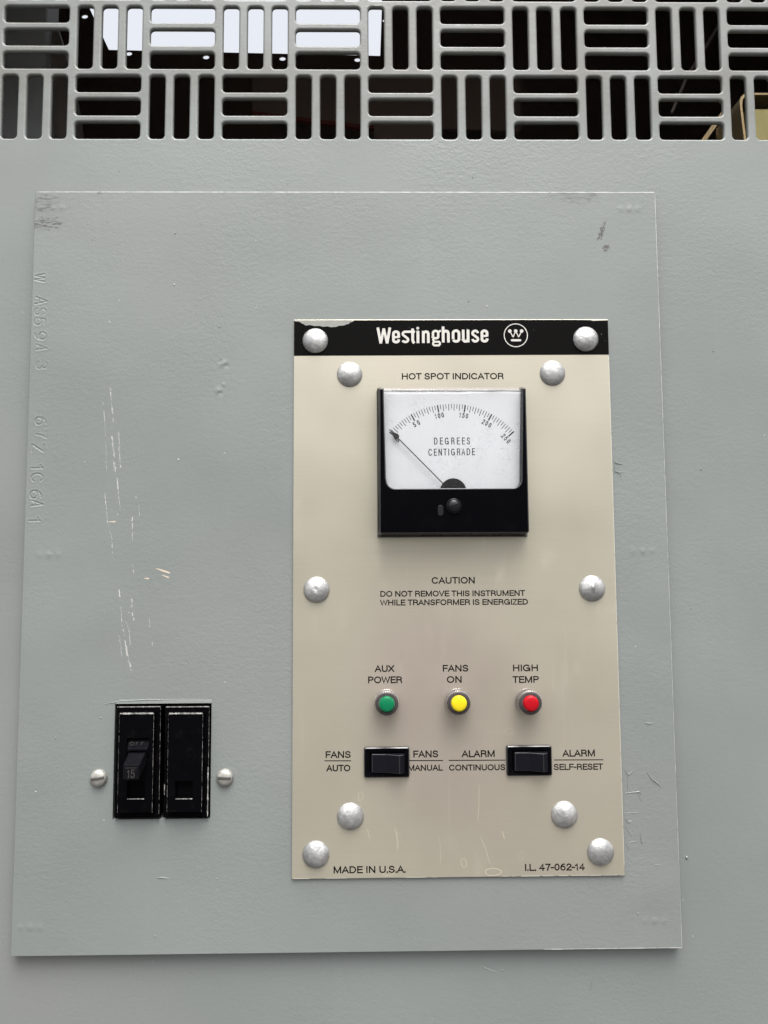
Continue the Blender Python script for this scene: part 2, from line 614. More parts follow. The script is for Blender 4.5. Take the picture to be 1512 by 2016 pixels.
# ------------------------------------------------------------------ lettering drawn as strokes
G = {
    'A': (.76, [[(0, 0), (.38, 1), (.76, 0)], [(.13, .33), (.63, .33)]], 'dd'),
    'C': (.76, [arc(.40, .5, .40, .5, 38, 322, 20)], 'rr'),
    'D': (.70, [[(0, 0), (0, 1), (.26, 1)] + arc(.26, .5, .44, .5, 80, -80, 14) + [(.26, 0), (-.02, 0)]], 'sr'),
    'E': (.58, [[(.58, 1), (0, 1), (0, 0), (.60, 0)], [(0, .52), (.54, .52)]], 'sd'),
    'F': (.54, [[(.56, 1), (0, 1), (0, 0)], [(0, .50), (.48, .50)]], 'sd'),
    'G': (.80, [arc(.40, .5, .40, .5, 40, 345, 22) + [(.80, .46), (.46, .46)], [(.80, .46), (.80, 0)]], 'rs'),
    'H': (.68, [[(0, 0), (0, 1)], [(.68, 0), (.68, 1)], [(0, .52), (.68, .52)]], 'ss'),
    'I': (.0, [[(0, 0), (0, 1)]], 'ss'),
    'L': (.50, [[(0, 1), (0, 0), (.52, 0)]], 'sd'),
    'M': (.82, [[(0, 0), (0, 1)], [(.02, 1), (.41, .02), (.80, 1)], [(.82, 1), (.82, 0)]], 'ss'),
    'N': (.68, [[(0, 0), (0, 1)], [(.02, 1), (.66, 0)], [(.68, 0), (.68, 1)]], 'ss'),
    'O': (.84, [arc(.42, .5, .42, .5, 0, 360, 28)], 'rr'),
    'P': (.60, [[(0, 0), (0, 1), (.33, 1)] + arc(.33, .74, .27, .26, 80, -80, 10) + [(.33, .48), (0, .48)]], 'sr'),
    'R': (.64, [[(0, 0), (0, 1), (.34, 1)] + arc(.34, .75, .27, .25, 80, -80, 10) + [(.34, .50), (0, .50)],
                [(.36, .50), (.52, .44), (.60, .30), (.64, 0)]], 'sr'),
    'S': (.62, [arc(.31, .755, .28, .245, 12, 262, 14) + arc(.31, .255, .31, .255, 82, -170, 14)], 'rr'),
    'T': (.66, [[(0, 1), (.66, 1)], [(.33, 1), (.33, 0)]], 'dd'),
    'U': (.66, [[(0, 1), (0, .32)] + arc(.33, .32, .33, .32, 190, 350, 12) + [(.66, .32), (.66, 1)]], 'ss'),
    'V': (.72, [[(0, 1), (.36, 0), (.72, 1)]], 'dd'),
    'W': (1.08, [[(0, 1), (.27, 0), (.54, .97), (.81, 0), (1.08, 1)]], 'dd'),
    'X': (.70, [[(0, 1), (.70, 0)], [(0, 0), (.70, 1)]], 'dd'),
    'Z': (.62, [[(.02, 1), (.62, 1), (0, 0), (.64, 0)]], 'dd'),
    '0': (.52, [arc(.26, .5, .26, .5, 0, 360, 24)], 'rr'),
    '1': (.30, [[(0, .76), (.14, .80), (.22, .98), (.22, 0)]], 'ds'),
    '2': (.54, [arc(.27, .72, .26, .28, 170, -20, 12) + [(.06, .16), (0, 0), (.56, 0)]], 'rd'),
    '3': (.54, [arc(.27, .75, .24, .25, 160, -75, 12) + arc(.27, .26, .27, .26, 80, -165, 12)], 'rr'),
    '4': (.58, [[(.42, 0), (.42, 1), (0, .30), (.60, .30)]], 'ds'),
    '5': (.54, [[(.50, 1), (.11, 1), (.05, .50)] + arc(.27, .33, .27, .33, 130, -165, 14)], 'rr'),
    '6': (.54, [arc(.27, .32, .27, .32, 0, 360, 20), arc(.40, .34, .40, .66, 82, 180, 10)], 'rr'),
    '7': (.54, [[(0, 1), (.54, 1), (.30, .5), (.20, 0)]], 'dd'),
    '9': (.54, [arc(.27, .68, .27, .32, 0, 360, 20), arc(.14, .66, .40, .66, -98, 0, 10)], 'rr'),
    '-': (.30, [[(0, .42), (.30, .42)]], 'dd'),
    '.': (.0, [[(0, -.03), (0, .07)]], 'rr'),
}
SBV = {'s': .165, 'r': .125, 'd': .075}


def layout(s, glyph_w=1.0, track=0.0, space=0.36):
    """strokes of a line of text, cap height 1, starting at x = 0"""
    x, out, prev = 0.0, [], None
    for ch in s:
        if ch == ' ':
            x += space + track
            continue
        w, st, cls = G[ch]
        if prev is not None:
            x += SBV[prev] + SBV[cls[0]] + track
        out += [[(x + a * glyph_w, b) for a, b in p] for p in st]
        x += w * glyph_w
        prev = cls[1]
    return out, x


def write(mb, s, x0, x1, z0, z1, h, stroke, glyph_w=None, mi=0, rot=0.0, dz=0.0):
    """fit text to the ink box x0..x1, z0..z1; glyph_w narrows the letters and spreads the spacing instead"""
    H = (z1 - z0) - stroke
    W = (x1 - x0) - stroke
    if glyph_w is None:
        st, w = layout(s)
        kx = W / w
    else:
        a = layout(s, glyph_w, 0.0)[1]
        n = len(s) - 1
        tr = (W / H - a) / max(1, n)
        st, w = layout(s, glyph_w, tr)
        kx = H
    cx, cz = (x0 + x1) / 2, (z0 + z1) / 2
    ca, sa = math.cos(R(rot)), math.sin(R(rot))
    for i, p in enumerate(st):
        q = []
        for a, b in p:
            u, v2 = (a - w / 2) * kx, (b - 0.5) * H
            q.append((cx + u * ca - v2 * sa, cz + u * sa + v2 * ca + dz * (u / max(W, 1e-6))))
        closed = len(q) > 4 and abs(q[0][0] - q[-1][0]) < 1e-4 and abs(q[0][1] - q[-1][1]) < 1e-4
        # square ends: push free ends out by half a stroke (not on flat-topped diagonals)
        if not closed:
            for e, f in ((0, 1), (-1, -2)):
                dx, dz2 = q[e][0] - q[f][0], q[e][1] - q[f][1]
                l = math.hypot(dx, dz2)
                if l > 1e-6:
                    q[e] = (q[e][0] + dx / l * stroke * .45, q[e][1] + dz2 / l * stroke * .45)
        mb.ribbon(q[:-1] if closed else q, stroke, h + 0.004 * (i % 7), mi, closed)


# ------------------------------------------------------------------ ground (far below the frame, for the light it throws back)
g = MB()
g.add([(-60000, -1350, 60000), (60000, -1350, 60000), (60000, -1350, -60000), (-60000, -1350, -60000)], [(0, 1, 2, 3)])
tag(g.build('ground', M_ground), kind='structure')

# ------------------------------------------------------------------ transformer cabinet
CAB = thing('transformer_cabinet', 'large grey painted steel transformer cabinet with basket weave vent slots along its top', 'cabinet', 0, -1300, -350)


def sheet_with_holes(outer, holes, thick, bev):
    cu = bpy.data.curves.new('sheet', 'CURVE')
    cu.dimensions = '2D'
    cu.fill_mode = 'BOTH'
    for pts in [outer] + holes:
        sp = cu.splines.new('POLY')
        sp.points.add(len(pts) - 1)
        for q, (x, z) in zip(sp.points, pts):
            q.co = (x * MM, z * MM, 0, 1)
        sp.use_cyclic_u = True
    cu.extrude = max(0.0, thick / 2 - bev) * MM
    cu.bevel_depth = bev * MM
    cu.bevel_resolution = 3
    cu.offset = -bev * MM
    o = bpy.data.objects.new('tmp', cu)
    COL.objects.link(o)
    dg = bpy.context.evaluated_depsgraph_get()
    me = bpy.data.meshes.new_from_object(o.evaluated_get(dg))
    bpy.data.objects.remove(o)
    bpy.data.curves.remove(cu)
    for v in me.vertices:                   # lay it in the wall plane: front at y = 0
        x, y, z = v.co
        v.co = (x, -z + thick / 2 * MM, y)
    return me


def place_mesh(me, name, mats, parent):
    me.name = name
    off = parent_origin(parent)
    me.transform(Matrix.Translation(-off))
    me.materials.clear()
    for m in mats:
        me.materials.append(m)
    o = bpy.data.objects.new(name, me)
    COL.objects.link(o)
    o.parent = parent
    return o


WALL = 3.0                                # the cabinet sheet lies this far behind the zero plane of the layout
KW = (440 + WALL) / 440
PITCH = 43.8
holes = []
for rrow in range(4):
    zb = 260.1 + 43.95 * rrow
    for kcol in range(-2, 12):
        if rrow == 0 or rrow == 2:
            xb, horiz = -177.1 + PITCH * kcol, (kcol % 2 == 0)
        else:
            xb, horiz = -177.1 + PITCH * kcol, (kcol % 2 == 1)
        if horiz:
            for j in range(3):
                holes.append(rrect(xb, xb + 38.7, zb + 14.6 * j, zb + 14.6 * j + 10.4, 2.3, 4))
        else:
            for j in range(3):
                holes.append(rrect(xb + 14.65 * j + .1, xb + 14.65 * j + 9.5, zb, zb + 39.6, 2.3, 4))
brk_hole = [(-144.4, -133.0), (-90.8, -133.0), (-90.8, -70.4), (-144.4, -70.4)]
me = sheet_with_holes([(-750, -1300), (750, -1300), (750, 1000), (-750, 1000)], [[(x * KW, z * KW) for x, z in q] for q in holes] + [[(-146, -135), (-89, -135), (-89, -68), (-146, -68)]], 3.4, 1.25)
ZS = 0.2520
for v in me.vertices:
    v.co.y += WALL * MM
bm = bmesh.new()
bm.from_mesh(me)
bmesh.ops.remove_doubles(bm, verts=bm.verts, dist=1e-7)
bmesh.ops.bisect_plane(bm, geom=bm.verts[:] + bm.edges[:] + bm.faces[:], plane_co=(0, 0, ZS), plane_no=(0, 0, 1))
bmesh.ops.bisect_plane(bm, geom=bm.verts[:] + bm.edges[:] + bm.faces[:], plane_co=(0, 0, 0.50), plane_no=(0, 0, 1))
for name, inside in (('ventilation_grille', True), ('front_sheet', False)):
    b2 = bm.copy()
    kill = [f for f in b2.faces if (ZS < f.calc_center_median().z < 0.50) != inside]
    bmesh.ops.delete(b2, geom=kill, context='FACES')
    m2 = bpy.data.meshes.new(name)
    b2.to_mesh(m2)
    b2.free()
    place_mesh(m2, name, [M_wall], CAB)
bm.free()

b = MB()
b.box(-752, -749.5, -1300, 1000, -700, -7)
b.build('side_sheet', M_in, CAB)
b = MB()
b.box(749.5, 752, -1300, 1000, -700, -7)
b.build('side_sheet', M_in, CAB)
b = MB()
b.box(-752, 752, 1000.2, 1003, -703, -3)
b.build('roof_sheet', M_in, CAB)
b = MB()
b.box(-749, 749, -1303, -1300.2, -700, -7)
b.build('floor_sheet', M_in, CAB)
op = [(-409, 818), (13.5, 809.5), (16.8, 893), (17, 972), (-430, 976), (-447, 940), (-447, 900)]
bolt_xy = [(-448, 873), (-378, 812.0), (-258, 806.6), (-139, 804.5), (-22, 803.0), (22.5, 868.0), (-470, 940), (23, 950)]
bh = [arc(x, z, 5.0, 3.4, 0, 330, 11) for x, z in bolt_xy]
me = sheet_with_holes([(-749, -1300), (749, -1300), (749, 1000), (-749, 1000)], [op] + bh, 2.4, 0.3)
for v in me.vertices:
    v.co.y += 0.7005
bs = place_mesh(me, 'back_sheet', [M_in], CAB)

# things inside the cabinet, behind the slots
b = MB()
b.box(-560, -276.5, 250, 640, -182, -180)
b.box(-279.5, -276.4, 250, 640, -206, -182.2)
tag(b.build('steel_baffle', M_baf, bevel=0.6, at=(-0.4, 0.19, 0.3)), 'smooth dark grey steel baffle inside the cabinet behind the leftmost vent slots', 'baffle')

b = MB()
b.tube([(-262, 300, -215), (-264, 360, -212), (-268, 400, -208), (-276, 440, -205), (-288, 480, -203), (-310, 530, -203)], 13, 14)
tag(b.build('power_cable', M_cab, smooth=True, at=(-0.27, 0.21, 0.4)), 'thick dark cable bending past the right edge of the grey baffle', 'cable')

CO = thing('coil_board', 'dark brown varnished coil board with a slanting red brown lower edge behind the middle slots', 'coil board', 30, 450, -302)
b = MB()
b.prism([(-120, 466), (-16, 452.5), (66, 448), (150, 446), (150, 506), (-120, 506)], -304, -300)
b.build('board', M_coil, CO)
b = MB()
b.prism([(-120, 461.5), (-16, 448.5), (20, 446.5), (20, 449.2), (-16, 452.2), (-120, 465.7)], -303.5, -299)
b.build('edge_trim', M_redb, CO)
b = MB()
b.box(2, 58, 396, 437, -262, -259)
tag(b.build('spacer_block', M_coil, at=(0.03, 0.26, 0.41)), 'small dark brown spacer block below the coil board behind the slots', 'spacer')

BT = thing('brass_terminal', 'olive brass terminal box with a rounded bright lip behind the right end of the vent', 'terminal', 300, 300, -80)
lip = [(253.6, 290), (251.6, 318)] + arc(258.2, 321.0, 6.6, 6.6, 180, 90, 6) + [(264, 327.7), (400, 327.7), (400, 326.0), (262, 326.0)] + arc(258.6, 320.6, 5.0, 5.2, 90, 180, 6) + [(253.4, 318), (255.4, 290)]
b = MB()
b.prism(lip, -95, -58)
b.build('lip', M_cop, BT, bevel=0.3)
b = MB()
b.box(257.5, 400, 290, 319.0, -100, -62)
b.build('body', M_brass, BT, bevel=1.5)

b = MB()
b.prism([(226.5, 296), (230.5, 296), (266.2, 345), (262.2, 345)], -101.5, -100)
tag(b.build('copper_strap', M_cop, at=(0.245, 0.1, 0.32)), 'thin copper strap slanting upwards left of the brass terminal', 'strap')
b = MB()
b.tube([(243, 372, -152), (256, 402, -150), (275, 432, -150), (296, 466, -152), (330, 520, -160)], 1.2, 8)
tag(b.build('lead_wire', M_cab, smooth=True, at=(0.27, 0.15, 0.42)), 'thin dim wire rising steeply in the dark behind the upper right slots', 'wire')

# ------------------------------------------------------------------ grey cover plate with stamped characters
PH = 3.0
stamp_strokes = []


def stamp(ch, cx, cz, size, wid, tilt=0.0):
    w, st, _ = G[ch]
    w = max(w, 0.22)
    for p in st:
        q = []
        for a, c2 in p:
            u, v2 = (a / w - 0.5) * wid if w > 0 else 0, (c2 - 0.5) * size
            # text runs down the sheet: letter "up" points to +x, letter "right" to -z
            x, z = v2, -u
            ct, s2 = math.cos(R(tilt)), math.sin(R(tilt))
            q.append((cx + x * ct - z * s2, cz + x * s2 + z * ct))
        stamp_strokes.append(q)


for a in (('W', -193.4, 173.3, 5.6, 4.6), ('A', -192.2, 159.6, 6.8, 4.2, -4), ('S', -192.6, 153.2, 6.6, 3.8), ('5', -192.8, 147.4, 6.4, 4.2),
          ('9', -192.0, 138.8, 6.2, 4.2), ('A', -191.1, 131.8, 6.0, 3.0, -6), ('3', -190.7, 121.6, 6.2, 4.2), ('6', -190.4, 89.0, 6.0, 4.2),
          ('7', -189.8, 81.0, 5.8, 4.0, 4), ('Z', -191.6, 73.4, 6.6, 4.2), ('1', -191.4, 62.3, 6.6, 2.2), ('C', -191.4, 56.4, 6.6, 4.4),
          ('6', -191.9, 46.7, 6.2, 4.4), ('A', -190.9, 41.4, 6.2, 3.0, -6), ('1', -192.0, 32.3, 6.6, 2.2)):
    stamp(*a)
segs = []
rnd0 = random.Random(11)
for p in stamp_strokes:
    dep = rnd0.uniform(.45, 1.0)
    for i in range(len(p) - 1):
        segs.append((p[i], p[i + 1], dep * rnd0.uniform(.75, 1.1)))
dents = []
for (cx, cz) in ((-183.4, 12.6), (-187.6, -189.5), (-187.0, 215.6), (153.4, 12.8), (153.0, -190.0), (152.0, 215.1)):
    for j, am in ((-1, .16), (0, .24), (1, .17)):
        dents.append((cx + 5.2 * j, cz, 1.7, am))
dents += [(-86.5, 122.4, 1.9, .35), (-84.8, 121.2, 1.3, -.30), (-88.0, 123.6, 1.2, -.2), (-89.2, 106.3, 1.8, .32), (-87.9, 105.0, 1.2, -.28),
          (158, -172, 14, .35), (150, -188, 9, -.15), (-86, 110, 1.0, .2)]


def axis(lo, hi, coarse, zones, must):
    v = set()
    n = int((hi - lo) / coarse)
    v.update(round(lo + (hi - lo) * i / n, 3) for i in range(n + 1))
    for a, b2, st in zones:
        k = int((b2 - a) / st)
        v.update(round(a + (b2 - a) * i / k, 3) for i in range(k + 1))
    v = sorted(v)
    out = [v[0]]
    for q in v[1:]:
        if q - out[-1] > 0.12:
            out.append(q)
    out = [q for q in out if all(abs(q - m) > 0.3 for m in must)] + list(must)
    return sorted(set(out))


PX0, PX1, PZ0, PZ1 = -197.4, 167.5, -204.3, 225.2
xs = axis(PX0, PX1, 5, [(-197, -186.5, .32), (-186, -176, .8), (-94, -80, .5), (140, 164, 0.8)], (PX0, -144.4, -90.8, PX1))
zs = axis(PZ0, PZ1, 5, [(28, 178, .36), (-195, -184, .7), (8, 18, .6), (100, 128, .5), (210, 220, .7), (-186, -150, 1.5)], (PZ0, -133.0, -70.4, PZ1))


def height(x, z):
    h = 0.0
    for cx, cz, r, am in dents:
        d2 = ((x - cx) ** 2 + (z - cz) ** 2) / (r * r)
        if d2 < 9:
            h += am * math.exp(-d2)
    if x < -186 and 26 < z < 180:
        best, deep = 9.0, 1.0
        for (a, b2, dp) in segs:
            if abs(a[1] - z) > 6:
                continue
            dx, dz = b2[0] - a[0], b2[1] - a[1]
            l2 = dx * dx + dz * dz or 1e-9
            tt = max(0, min(1, ((x - a[0]) * dx + (z - a[1]) * dz) / l2))
            d2 = (x - a[0] - tt * dx) ** 2 + (z - a[1] - tt * dz) ** 2
            if d2 < best:
                best, deep = d2, dp
        d = math.sqrt(best)
        h += -0.25 * deep * math.exp(-(d / 0.38) ** 2) + 0.05 * math.exp(-((d - 1.0) / 0.45) ** 2)
    return h


CP = thing('cover_plate', 'flat grey painted cover plate with stamped characters down its left edge and pale scratches', 'plate', -15, 10, 0.6)
b = MB()
nx, nz = len(xs), len(zs)
vs = [(x, z, PH + height(x, z)) for z in zs for x in xs]
fs = []
for j in range(nz - 1):
    for i in range(nx - 1):
        if xs[i] >= -144.45 and xs[i + 1] <= -90.75 and zs[j] >= -133.05 and zs[j + 1] <= -70.35:
            continue
        fs.append((j * nx + i, j * nx + i + 1, (j + 1) * nx + i + 1, (j + 1) * nx + i))
b.add(vs, fs, 0)
# rim with a small rounded arris
e = 0.0
for (A, B) in (((PX0, PZ0), (PX1, PZ0)), ((PX1, PZ0), (PX1, PZ1)), ((PX1, PZ1), (PX0, PZ1)), ((PX0, PZ1), (PX0, PZ0))):
    ox, oz = (B[1] - A[1]), -(B[0] - A[0])
    l = math.hypot(ox, oz)
    ox, oz = ox / l * .35, oz / l * .35
    b.add([(A[0], A[1], PH), (B[0], B[1], PH), (B[0] + ox, B[1] + oz, PH - .35), (A[0] + ox, A[1] + oz, PH - .35),
           (B[0] + ox, B[1] + oz, -1.6), (A[0] + ox, A[1] + oz, -1.6)], [(0, 1, 2, 3), (3, 2, 4, 5)], 0)
for (A, B) in zip(brk_hole, brk_hole[1:] + brk_hole[:1]):
    b.add([(A[0], A[1], PH), (B[0], B[1], PH), (B[0], B[1], -2.9), (A[0], A[1], -2.9)], [(0, 1, 2, 3)], 0)
# worn bright metal on the top and lower right arris
rnd = random.Random(3)
x = PX0 + 2
while x < PX1 - 1:
    w = rnd.uniform(25, 70)
    e2 = min(x + w, PX1)
    p = [(x + (e2 - x) * q / 20, PZ1 + .05) for q in range(21)]
    b.ribbon(p, .4, PH + .03, 3, ws=[rnd.uniform(.22, .5) for _ in p])
    x += w + rnd.choice((0, .15, .5))
p = [(PX1 + .05, PZ0 + 1 + (PZ1 - PZ0 - 2) * q / 200) for q in range(201)]
b.ribbon(p, .3, PH + .03, 3, ws=[rnd.uniform(.06, .24) for _ in p])
x = 92
while x < PX1 - 1:
    w = rnd.uniform(2, 7)
    b.ribbon([(x, PZ0 + .1), (min(x + w, PX1), PZ0 + .1)], rnd.uniform(.2, .5), PH + .03, 3)
    x += w + rnd.uniform(0.0, .5)
scr = [[(-151.1, 108.3), (-150.6, 100.5), (-150.0, 98.2), (-149.2, 88.1)], [(-155.2, 100.0), (-153.8, 88.7), (-153.0, 77.5), (-152.4, 66.6)],
       [(-149.6, 80.4), (-148.2, 71.0), (-147.1, 59.3)], [(-147.2, 65.2), (-146.5, 57.9)], [(-145.6, 82.8), (-145.0, 71.0), (-144.2, 61.6)],
       [(-146.1, 56.4), (-144.7, 43.3), (-143.7, 38.9)], [(-152.9, 47.7), (-151.8, 39.0), (-150.7, 30.3), (-148.2, 21.6), (-147.5, 13.0)],
       [(-151.3, 30.9), (-146.4, 31.1)], [(-137.0, 33.7), (-136.7, 20.1)], [(-135.3, 46.1), (-134.9, 44.1)], [(-133.4, 40.9), (-133.0, 34.2)],
       [(-136.2, 7.2), (-135.2, 2.0)], [(-143.6, -7.1), (-142.9, -11.6)], [(-142.5, -16.5), (-141.7, -25.5), (-139.9, -33.2)],
       [(-139.5, -24.7), (-137.4, -29.8), (-136.7, -38.3)], [(-139.5, -35.4), (-137.9, -46.7), (-135.8, -50.1)], [(-138.0, -42.5), (-135.5, -52.3)],
       [(-136.3, -12.2), (-136.0, -17.3)], [(-135.9, -19.9), (-134.7, -24.7)], [(-126.2, -22.8), (-125.8, -29.9)], [(-124.5, -36.1), (-124.2, -38.9)],
       [(-143.0, -33), (-141.2, -45)], [(-152.6, 66), (-152.0, 60)]]
for q in scr:
  for rep in range(2 if rnd.random() < .6 else 1):
    shift = rnd.uniform(-.6, .6) if rep else 0
    for i in range(len(q) - 1):
        (xa, za), (xb, zb) = q[i], q[i + 1]
        L = math.hypot(xb - xa, zb - za)
        p = rnd.uniform(0, 5) if rep else 0.0
        while p < L:
            d = rnd.choice((.8, 1.2, 1.8, 2.6, 4, 6.5, 9))
            e2 = min(L, p + d)
            pts, ws = [], []
            k = max(2, int((e2 - p) / 0.6))
            wmax = rnd.choice((.16, .22, .3, .45, .65)) * (.6 if rep else 1)
            for j in range(k + 1):
                tt = (p + (e2 - p) * j / k) / L
                pts.append((xa + shift + (xb - xa) * tt + rnd.uniform(-.16, .16), za + (zb - za) * tt))
                ws.append(wmax * rnd.uniform(.35, 1.1) * (0.3 if j in (0, k) else 1))
            b.ribbon(pts, .3, PH + .03 + rnd.uniform(0, .01), 1, ws=ws)
            p = e2 + rnd.choice((-.4, -.2, 0, .15, .5, 1.2, 2.6))
            if e2 >= L:
                break
for q in ([(-129.7, -0.9), (-126.9, -1.2)], [(-123.0, 4.5), (-118.9, 3.1), (-115.2, 1.9)], [(-119.5, 0.8), (-115.7, -0.7)], [(-150, 31), (-146.4, 31.1)]):
    n = len(q)
    b.ribbon(q, .8, PH + .035, 2, ws=[.3] + [.9] * (n - 2) + [.8])
b.add([(-144.2, -70.42, PH + .03), (-90.9, -70.42, PH + .03), (-90.6, -68.2, PH + .02), (-108, -67.9, PH + .02), (-126, -67.5, PH + .02), (-142, -67.9, PH + .02)] + [(-144.2, -70.42, PH + .38), (-90.9, -70.42, PH + .38)],
      [(6, 7, 2, 3, 4, 5)], 0)
cracks = [[(138.1, 64.9), (139.2, 63.4), (141.5, 63.1), (143.3, 62.5)], [(139.2, 63.4), (142.2, 66.1)], [(138.6, 62.0), (138.8, 58.7), (141.1, 57.8), (143.4, 58.4)],
          [(141.1, 57.8), (142.4, 54.9)], [(138.8, -108.6), (140.9, -111.7), (145.0, -108.4)], [(140.3, -112.5), (140.7, -120.8)],
          [(138.6, -121.6), (146.9, -120.8), (148.0, -122.2)], [(145.7, -121.9), (147.9, -125.8)], [(138.3, -132.3), (146.0, -132.1)],
          [(138.5, -135.3), (140.1, -137.2), (142.1, -136.4)], [(138.6, -140.0), (141.9, -144.9)], [(140.3, -148.2), (144.0, -147.4)],
          [(138.6, -148.7), (140.2, -151.7)], [(146.7, -143.3), (147.1, -147.4), (147.9, -149.3)], [(153.2, -159.7), (155.2, -160.3), (161.4, -160.6)],
          [(151.5, -110.4), (153.7, -113.7), (156.7, -116.0), (159.5, -118.7)], [(151.0, -83.1), (153.3, -83.7), (156.1, -83.5)],
          [(-120, -164.2), (-117, -164.0), (-113, -164.6)], [(-150, -70.5), (-141, -69.0), (-125, -68.3), (-108, -68.9)], [(-108, -68.9), (-93, -69.2)]]
for q in cracks:
    b.ridge(q, .66, PH + .01, .42)
for _ in range(46):
    x, z = rnd.uniform(-190, 160), rnd.uniform(-195, 215)
    if -48 < x < 139 and -168 < z < 150 or -146 < x < -88 and -135 < z < -68:
        continue
    r = rnd.uniform(.22, .55)
    b.lathe(x, z, [(r, PH), (r * .8, PH + r * .4), (r * .35, PH + r * .62)], 8, rnd.choice((0, 0, 0, 1)))
b.build('plate', [M_plate, M_scratch, M_tan, M_edge], CP, recalc=False)

# blobs of paint on the cabinet sheet beside the plate
for x, z, r in ((173.2, -157.6, .9), (69.6, -216.3, .5), (118.3, -224.9, .5), (-212, -130, .5), (190, 60, .5), (200, 130, .45), (-50, 232, .4), (181, -20, .4), (-150, 240, .4), (60, 236, .4)):
    b = MB()
    b.lathe(x * KW, z * KW, [(r, -WALL), (r * .8, r * .45 - WALL), (r * .35, r * .7 - WALL)], 10)
    b.build('paint_blob', M_wall, CAB, smooth=True)
for q in ([(58, -213.5), (60, -215), (63, -216.4), (67, -217.6)], [(117.5, -220.5), (118.4, -224), (117, -228)], [(26, -213), (27.5, -217)]):
    b = MB()
    b.ridge([(x * KW, z * KW) for x, z in q], .6, -WALL, .22)
    b.build('lifted_paint', M_wall, CAB)

# ------------------------------------------------------------------ instrument faceplate
FP = thing('instrument_faceplate', 'brushed champagne metal instrument plate with a black header band and printed captions', 'instrument plate', 45, -9, PH + .1)
FH = 4.3
SHX = FH + .003
b = MB()
b.box(-45.7, 137.0, -165.2, 147.8, PH + .15, FH)
b.add([(-45.5, 142.5, SHX), (-12.0, 142.5, SHX), (-12.0, 147.5, SHX), (-45.5, 147.5, SHX)], [(0, 1, 2, 3)], 3)
x = -45
while x < 136.5:                                   # bright worn lower edge
    w = rnd.uniform(2, 12)
    if x > 70 or rnd.random() < .4:
        b.ribbon([(x, -164.95), (min(136.6, x + w), -164.95)], rnd.uniform(.25, .5), FH + .02, 2)
    x += w + rnd.uniform(.3, 3)
z = -160
while z < 125:
    w = rnd.uniform(6, 30)
    b.ribbon([(136.75, z), (136.75, min(126, z + w))], .35, FH + .02, 2)
    z += w + rnd.uniform(.2, 2)
# outlines of dried drops
def drop(cx, cz, rx, rz, w=.28, skew=0.0):
    p = [(cx + rx * math.cos(R(a)) * (1 + .12 * math.sin(R(a * 3 + cx))) + skew * math.sin(R(a)), cz + rz * math.sin(R(a))) for a in range(0, 360, 18)]
    b.ribbon(p, w, FH + .015, 1, True)
drop(64.4, -162.6, 4.4, 1.9, .32)
drop(-8.0, -121.6, 1.3, 2.3, .22, .5)
drop(48.5, -157.6, 1.5, 2.4, .25, -.4)
drop(7.0, -162.6, 3.0, 1.4, .22)
drop(74.5, -87.0, 2.6, 1.6, .14)
drop(80.5, -154, 1.2, 2.6, .14, .4)
for q, w in (([(-14, -163.8), (-12, -161.5), (-4, -161.3), (-2, -163.6)], .2),
             ([(58, -144), (60.5, -150), (62.8, -158.5)], .2), ([(57.6, -116), (57.2, -128), (56.5, -135)], .18), ([(-41, -142.5), (-38, -142.4)], .15),
             ([(-4.5, -139), (-2.8, -144)], .3), ([(-8, -125), (-7.5, -133)], .12), ([(11, -139), (12.5, -147), (12, -150)], .3),
             ([(35, -143), (36, -150), (35.5, -158)], .14), ([(10, -139), (14, -143)], .2), ([(70, -141), (71, -145)], .3), ([(99.5, -162.5), (102, -161.4), (108, -161.8)], .2)):
    b.ribbon(q, w, FH + .015, 1)
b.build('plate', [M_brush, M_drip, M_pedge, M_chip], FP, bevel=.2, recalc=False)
SH = FH
b = MB()
b.prism([(-45.6, 126.4), (136.9, 126.7), (136.9, 147.1), (128, 146.8), (126.6, 147.3), (110, 147.5), (-10.5, 147.4), (-11.4, 146.9), (-12.2, 146.2), (-12.9, 146.3), (-14.0, 145.2), (-15.2, 145.0), (-16.9, 144.3), (-19.5, 144.2), (-21.2, 143.5),
         (-24.2, 143.3), (-26.0, 143.8), (-28.9, 143.6), (-31.0, 144.1), (-33.6, 144.0), (-36.5, 144.6), (-38.9, 144.3), (-40.1, 145.2), (-40.9, 145.4), (-41.8, 146.2), (-43.6, 146.8), (-44.4, 146.6), (-45.6, 147.2)], SH + .005, SH + .06)
HB = b.build('header_band', M_band, FP)
BH = SH + .075
# company lettering on the band: coordinates traced on a grid of 4.725 steps a pixel
def lg(p):
    return [(2.0 + (730 + x / 4.725 - 741) * .2959, 133.6 - (630 + z / 4.725 - 677) * .2969) for x, z in p]
b = MB()
LW = 26 / 4.725 * .296
def st(p, w=1.0, k=0, closed=False):
    b.ribbon(lg(p), LW * w, BH + .004 * k, 0, closed)
st([(66, 72), (93, 221)], .95); st([(93, 221), (121, 80)], .85, 1); st([(121, 80), (151, 221)], .85, 2); st([(151, 221), (178, 72)], .95, 3)
st([(205, 163), (258, 163)], .75); st([(258, 168), (258, 135)] + arc(234, 132, 24, 21, 0, -180, 10) + [(210, 150), (210, 188)] + arc(234, 190, 24, 19, 180, 0, 10) + [(258, 184)], .95, 1)
st([(410, 112), (322, 112)] + arc(318, 132, 21, 20, -90, -190, 6) + [(300, 142), (342, 176)] + arc(322, 188, 24, 20, -25, 90, 6) + arc(318, 186, 24, 22, 90, 160, 5), .85, 2)
st([(388, 82), (388, 192), (393, 208), (404, 219)], .98, 3)
st([(437, 103), (437, 219)]); st(arc(436, 79, 6, 6, 0, 330, 11), .55, 1, True)
st([(487, 104), (487, 219)]); st([(487, 135), (494, 118), (510, 111), (526, 115), (533, 130), (533, 219)], .95, 1)
